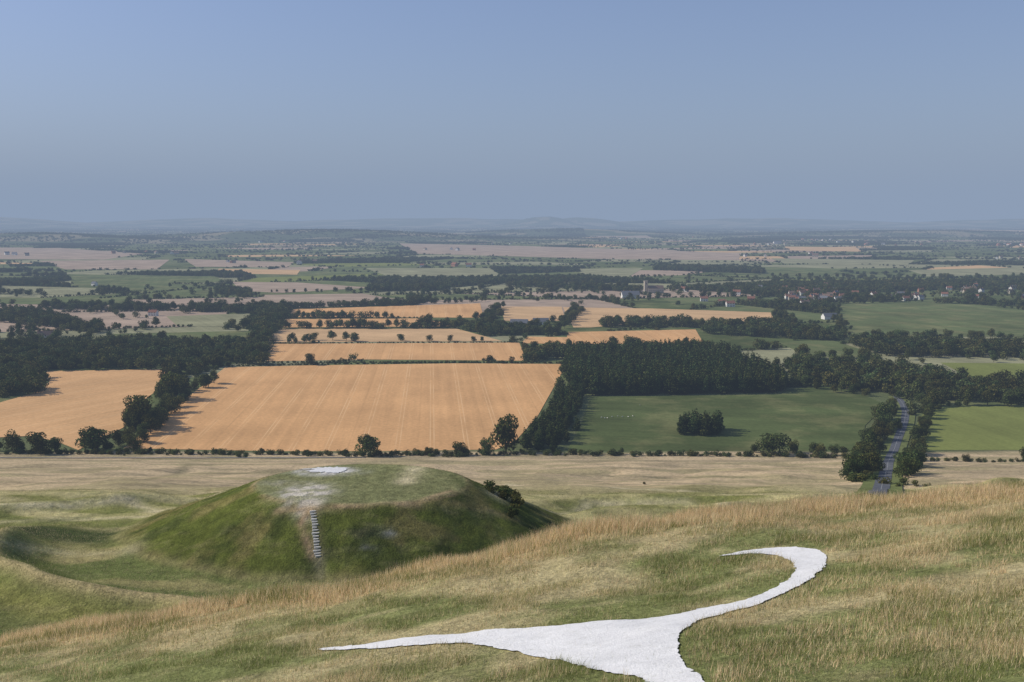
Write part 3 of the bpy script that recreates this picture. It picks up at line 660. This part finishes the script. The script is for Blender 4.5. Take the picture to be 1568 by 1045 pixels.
# ------------------------------------------------------------------ buildings
M_w=[simple('render_wall',(.70,.68,.63),.08,1),simple('stone_wall',(.44,.39,.31),.15,1),simple('brick_wall',(.33,.17,.115),.15,1)]
M_r=[simple('clay_tile_roof',(.27,.13,.09),.2,1),simple('slate_roof',(.16,.165,.18),.2,1),simple('tile_roof',(.22,.15,.115),.2,1)]
M_glass=simple('window_glass',(.03,.035,.045),.1,1)
HM={}
def house_parts(kind,L,W,Hh,wi,ri):
    key=(kind,wi,ri)
    if key in HM: return HM[key]
    r=W*.42;l,w=L/2,W/2
    v=[(-l,-w,0),(l,-w,0),(l,w,0),(-l,w,0),(-l,-w,Hh),(l,-w,Hh),(l,w,Hh),(-l,w,Hh),(-l,0,Hh+r),(l,0,Hh+r)]
    walls=pymesh('walls',v,[[0,1,5,4],[2,3,7,6],[1,2,6,9,5],[3,0,4,8,7]],[M_w[wi]])
    e=.4;t=.18;k=r/w
    def slab(s):
        a=(-l-e,s*(w+e),Hh-e*k+.05);b=(l+e,s*(w+e),Hh-e*k+.05);c=(l+e,0,Hh+r+.05);d=(-l-e,0,Hh+r+.05);return [a,b,c,d]+[(p[0],p[1],p[2]+t) for p in(a,b,c,d)]
    vv=slab(-1)+slab(1);ff=[]
    for o in(0,8): ff+=[[o,o+1,o+2,o+3],[o+4,o+5,o+6,o+7],[o,o+1,o+5,o+4],[o+1,o+2,o+6,o+5],[o+3,o,o+4,o+7]]
    roof=pymesh('roof',vv,ff,[M_r[ri]])
    def boxes(name,bs,m):
        V=[];Fb=[]
        for x0,x1,y0,y1,z0,z1 in bs:
            o=len(V);V+=[(x0,y0,z0),(x1,y0,z0),(x1,y1,z0),(x0,y1,z0),(x0,y0,z1),(x1,y0,z1),(x1,y1,z1),(x0,y1,z1)]
            Fb+=[[o,o+1,o+2,o+3],[o+4,o+5,o+6,o+7],[o,o+1,o+5,o+4],[o+1,o+2,o+6,o+5],[o+2,o+3,o+7,o+6],[o+3,o,o+4,o+7]]
        return pymesh(name,V,Fb,[m])
    ch=boxes('chimney',[(-l+.3,-l+1.2,-.45,.45,Hh+r-.8,Hh+r+1.3),(l-1.2,l-.3,-.45,.45,Hh+r-.8,Hh+r+1.3)],M_w[2])
    ws=[];n=max(2,int(L/3))
    for i in range(n):
        xx=-l+(i+.5)*L/n
        for zz in([1.0,3.6] if Hh>4 else [1.0]):
            for s in(-1,1): ws.append((xx-.5,xx+.5,s*w-.03,s*w+.03,zz,zz+1.2))
    win=boxes('windows',ws,M_glass);door=boxes('door',[(-.45+L*.02,.45+L*.02,-w-.04,-w+.02,0,2.05)],M_bark)
    parts=[walls,roof,ch,win,door]
    if kind=='barn': parts=[walls,roof,door]
    HM[key]=parts;return parts
def house(name,u,v,kind='cottage',L=11,W=7,Hh=5,wi=0,ri=0,rot=None,s=1):
    p=G(u,v);e=link(bpy.data.objects.new(name,None));e.location=p;e.rotation_euler=(0,0,R(rng.uniform(-40,40)) if rot is None else R(rot));e.scale=(s,s,s)
    for m in house_parts(kind,L,W,Hh,wi,ri):
        o=link(bpy.data.objects.new(name+'_'+m.name.split('.')[0],m));o.parent=e
    return e
names=['rendered_cottage','stone_cottage','brick_house']
for i in range(84):
    if i<44: u=rng.normal(1248,34) if i<32 else rng.uniform(1190,1340);v=rng.uniform(436,462)
    else: u=rng.choice([1370,1400,1440,1490,1545,1590])+rng.normal()*14;v=rng.uniform(434,462)
    wi=int(rng.choice([0,1,2],p=[.5,.25,.25]));house(names[wi],u,v,'cottage',wi=wi,ri=int(rng.choice([0,1,2],p=[.4,.25,.35])),s=rng.uniform(.95,1.3))
for u,v,wi,ri,s in((70,522,0,2,1.5),(75,497,1,1,1.2),(235,484,0,0,1.2),(1048,447,0,0,1.3),(1118,470,0,0,1.3),(1105,466,0,0,1.1),(960,455,0,1,1.4),(1232,470,0,2,1.4),(1283,462,0,1,1.2),(1390,602,0,1,1.0),(1078,462,0,0,1.2),(145,438,0,1,1.2),(1490,442,0,0,1.4),(930,462,0,0,1.0),(1128,452,0,0,1.3),(1150,462,2,0,1.2)):
    house(names[wi],u,v,'cottage',wi=wi,ri=ri,s=s)
for u,v,s,rot in((1270,489,1.0,12),(795,500,1.1,-8),(828,497,1.0,5),(965,457,1.5,4),(1190,374,2,3)):
    house('farm_barn',u,v,'barn',22,11,4.5,0,1,rot,s)
# church-like hall in the trees
p=G(1003,449);e=link(bpy.data.objects.new('stone_church',None));e.location=p;e.rotation_euler=(0,0,R(8));e.scale=(1.25,1.25,1.25)
for m in house_parts('church',26,10,8,1,2)[:2]+[house_parts('church',26,10,8,1,2)[3]]:
    o=link(bpy.data.objects.new('church_'+m.name.split('.')[0],m));o.parent=e
def boxm(name,x0,x1,y0,y1,z0,z1,m,par):
    me=pymesh(name,[(x0,y0,z0),(x1,y0,z0),(x1,y1,z0),(x0,y1,z0),(x0,y0,z1),(x1,y0,z1),(x1,y1,z1),(x0,y1,z1)],[[0,1,2,3],[4,5,6,7],[0,1,5,4],[1,2,6,5],[2,3,7,6],[3,0,4,7]],[m]);o=link(bpy.data.objects.new(name,me));o.parent=par
boxm('tower',-18.5,-13.02,-2.8,2.8,0,19,M_w[1],e);boxm('tower_parapet',-18.8,-12.9,-3.1,3.1,19.01,20,M_w[1],e);boxm('belfry_opening',-16.3,-15.2,-2.86,-2.7,14,16.6,M_glass,e)
C_h=bpy.data.collections.new('house_protos')
def joined(name,wi,ri):
    V=[];Fj=[];mi=[];ms=[M_w[wi],M_r[ri],M_w[2],M_glass,M_bark]
    for j,m in enumerate(house_parts('cottage',11,7,5,wi,ri)):
        o=len(V);V+=[tuple(v.co) for v in m.vertices]
        for p_ in m.polygons: Fj.append([o+i for i in p_.vertices]);mi.append(j)
    return pymesh(name,V,Fj,ms,mi)
for i,(a_,b_) in enumerate(((0,0),(0,1),(1,2),(2,0))): C_h.objects.link(bpy.data.objects.new('far_house_proto',joined('far_house',a_,b_)))
pts=[]
for i in range(36):
    yy=rng.uniform(2600,11000);xx=rng.uniform(-.55,.55)*yy
    for k in range(rng.integers(2,8)): pts.append((xx+rng.normal()*110,yy+rng.normal()*60,0))
scatter('distant_village_houses',pts,rng.uniform(1.1,1.8,len(pts)),C_h)
# ------------------------------------------------------------------ sheep
M_wool=simple('wool',(.72,.68,.60),.1,6);M_face=simple('sheep_face',(.10,.09,.08),.1,6)
def sheep_mesh():
    V=[];Fs=[];MI=[]
    def ell(c,r,mi,nu=12,nv=8,bumpy=0):
        o=len(V)
        for j in range(nv+1):
            th=math.pi*j/nv
            for i in range(nu):
                ph=2*math.pi*i/nu;k=1+bumpy*math.sin(5*ph)*math.sin(4*th)
                V.append((c[0]+r[0]*k*math.sin(th)*math.cos(ph),c[1]+r[1]*k*math.sin(th)*math.sin(ph),c[2]+r[2]*k*math.cos(th)))
        for j in range(nv):
            for i in range(nu): Fs.append([o+j*nu+i,o+j*nu+(i+1)%nu,o+(j+1)*nu+(i+1)%nu,o+(j+1)*nu+i]);MI.append(mi)
    ell((0,0,.66),(.56,.27,.30),0,bumpy=.06);ell((.5,0,.78),(.2,.14,.2),0);ell((.72,0,.72),(.17,.08,.09),1);ell((.62,.11,.82),(.03,.09,.03),1);ell((.62,-.11,.82),(.03,.09,.03),1);ell((-.57,0,.62),(.06,.05,.14),0)
    for sx in(-.36,.36):
        for sy in(-.13,.13):
            v,f=tube((sx,sy,.5),(sx+(.03 if sx<0 else 0),sy,.26),.07,.04);o=len(V);V.extend(map(tuple,v));Fs.extend([[o+int(k) for k in q] for q in f]);MI.extend([0]*len(f))
            v,f=tube((sx+(.03 if sx<0 else 0),sy,.27),(sx,sy,0),.038,.032);o=len(V);V.extend(map(tuple,v));Fs.extend([[o+int(k) for k in q] for q in f]);MI.extend([1]*len(f))
    me=pymesh('sheep',V,Fs,[M_wool,M_face],MI);return me
SM=sheep_mesh()
for u,v in((921,641),(930,642),(937,640),(946,639),(953,640),(962,640),(969,639),(980,622),(926,642)):
    p=G(u,v);o=link(bpy.data.objects.new('sheep',SM));o.location=(p[0],p[1],.30);o.rotation_euler=(0,0,rng.uniform(0,6.28));o.scale=(1.0,1.0,1.0)
# ------------------------------------------------------------------ haze (absorbing volume with its own glow in place of scattered light), sky, sun, camera
HL=(.266,.340,.466);SIG=1/9400
m,nt,nd,lk=newmat('emissive_haze')
ab=N(nt,'ShaderNodeVolumeAbsorption');ab.inputs['Color'].default_value=(0,0,0,1);ab.inputs['Density'].default_value=SIG
em=N(nt,'ShaderNodeEmission');em.inputs['Color'].default_value=(*HL,1);em.inputs['Strength'].default_value=SIG  # emission stands in for daylight scattered by the air
ad=N(nt,'ShaderNodeAddShader');lk.new(ab.outputs[0],ad.inputs[0]);lk.new(em.outputs[0],ad.inputs[1])
o_=N(nt,'ShaderNodeOutputMaterial');lk.new(ad.outputs[0],o_.inputs['Volume'])
X0,X1,Y0,Y1,Z0,Z1=-72000,72000,-12000,76000,-60,1300
me=pymesh('haze',[(X0,Y0,Z0),(X1,Y0,Z0),(X1,Y1,Z0),(X0,Y1,Z0),(X0,Y0,Z1),(X1,Y0,Z1),(X1,Y1,Z1),(X0,Y1,Z1)],[[3,2,1,0],[4,5,6,7],[0,1,5,4],[1,2,6,5],[2,3,7,6],[3,0,4,7]],[m])
link(bpy.data.objects.new('emissive_haze',me))
EL=R(33);AZ=R(-80)   # sun to the left, slightly ahead
ts=Vector((math.sin(AZ)*math.cos(EL),math.cos(AZ)*math.cos(EL),math.sin(EL)))
sl=bpy.data.lights.new('sun','SUN');sl.energy=5.0;sl.angle=R(.53);sl.color=(1,.94,.84)
so=link(bpy.data.objects.new('sun',sl));so.rotation_euler=ts.to_track_quat('Z','Y').to_euler();so.location=(-100,0,400)
w=bpy.data.worlds.new('World');scene.world=w;w.use_nodes=True;nt=w.node_tree;nt.nodes.clear()
sk=N(nt,'ShaderNodeTexSky');sk.sky_type='NISHITA';sk.sun_disc=False;sk.sun_elevation=EL;sk.sun_rotation=AZ%(2*math.pi);sk.air_density=1.0;sk.dust_density=1.2;sk.ozone_density=2.0;sk.altitude=200
bg=N(nt,'ShaderNodeBackground');bg.inputs['Strength'].default_value=.12
tint=mixc(nt,1.0,sk.outputs[0],(.86,.86,1.06),'MULTIPLY')
nt.links.new(tint,bg.inputs[0]);wo=N(nt,'ShaderNodeOutputWorld');nt.links.new(bg.outputs[0],wo.inputs[0])
cd=bpy.data.cameras.new('camera');cam=link(bpy.data.objects.new('camera',cd));cd.lens=35;cd.sensor_width=36;cd.clip_start=.1;cd.clip_end=250000
cam.location=(0,0,CAMZ);cam.rotation_euler=(math.pi/2-PITCH,0,0);scene.camera=cam
scene.view_settings.view_transform='Standard';scene.view_settings.look='None';scene.view_settings.exposure=0
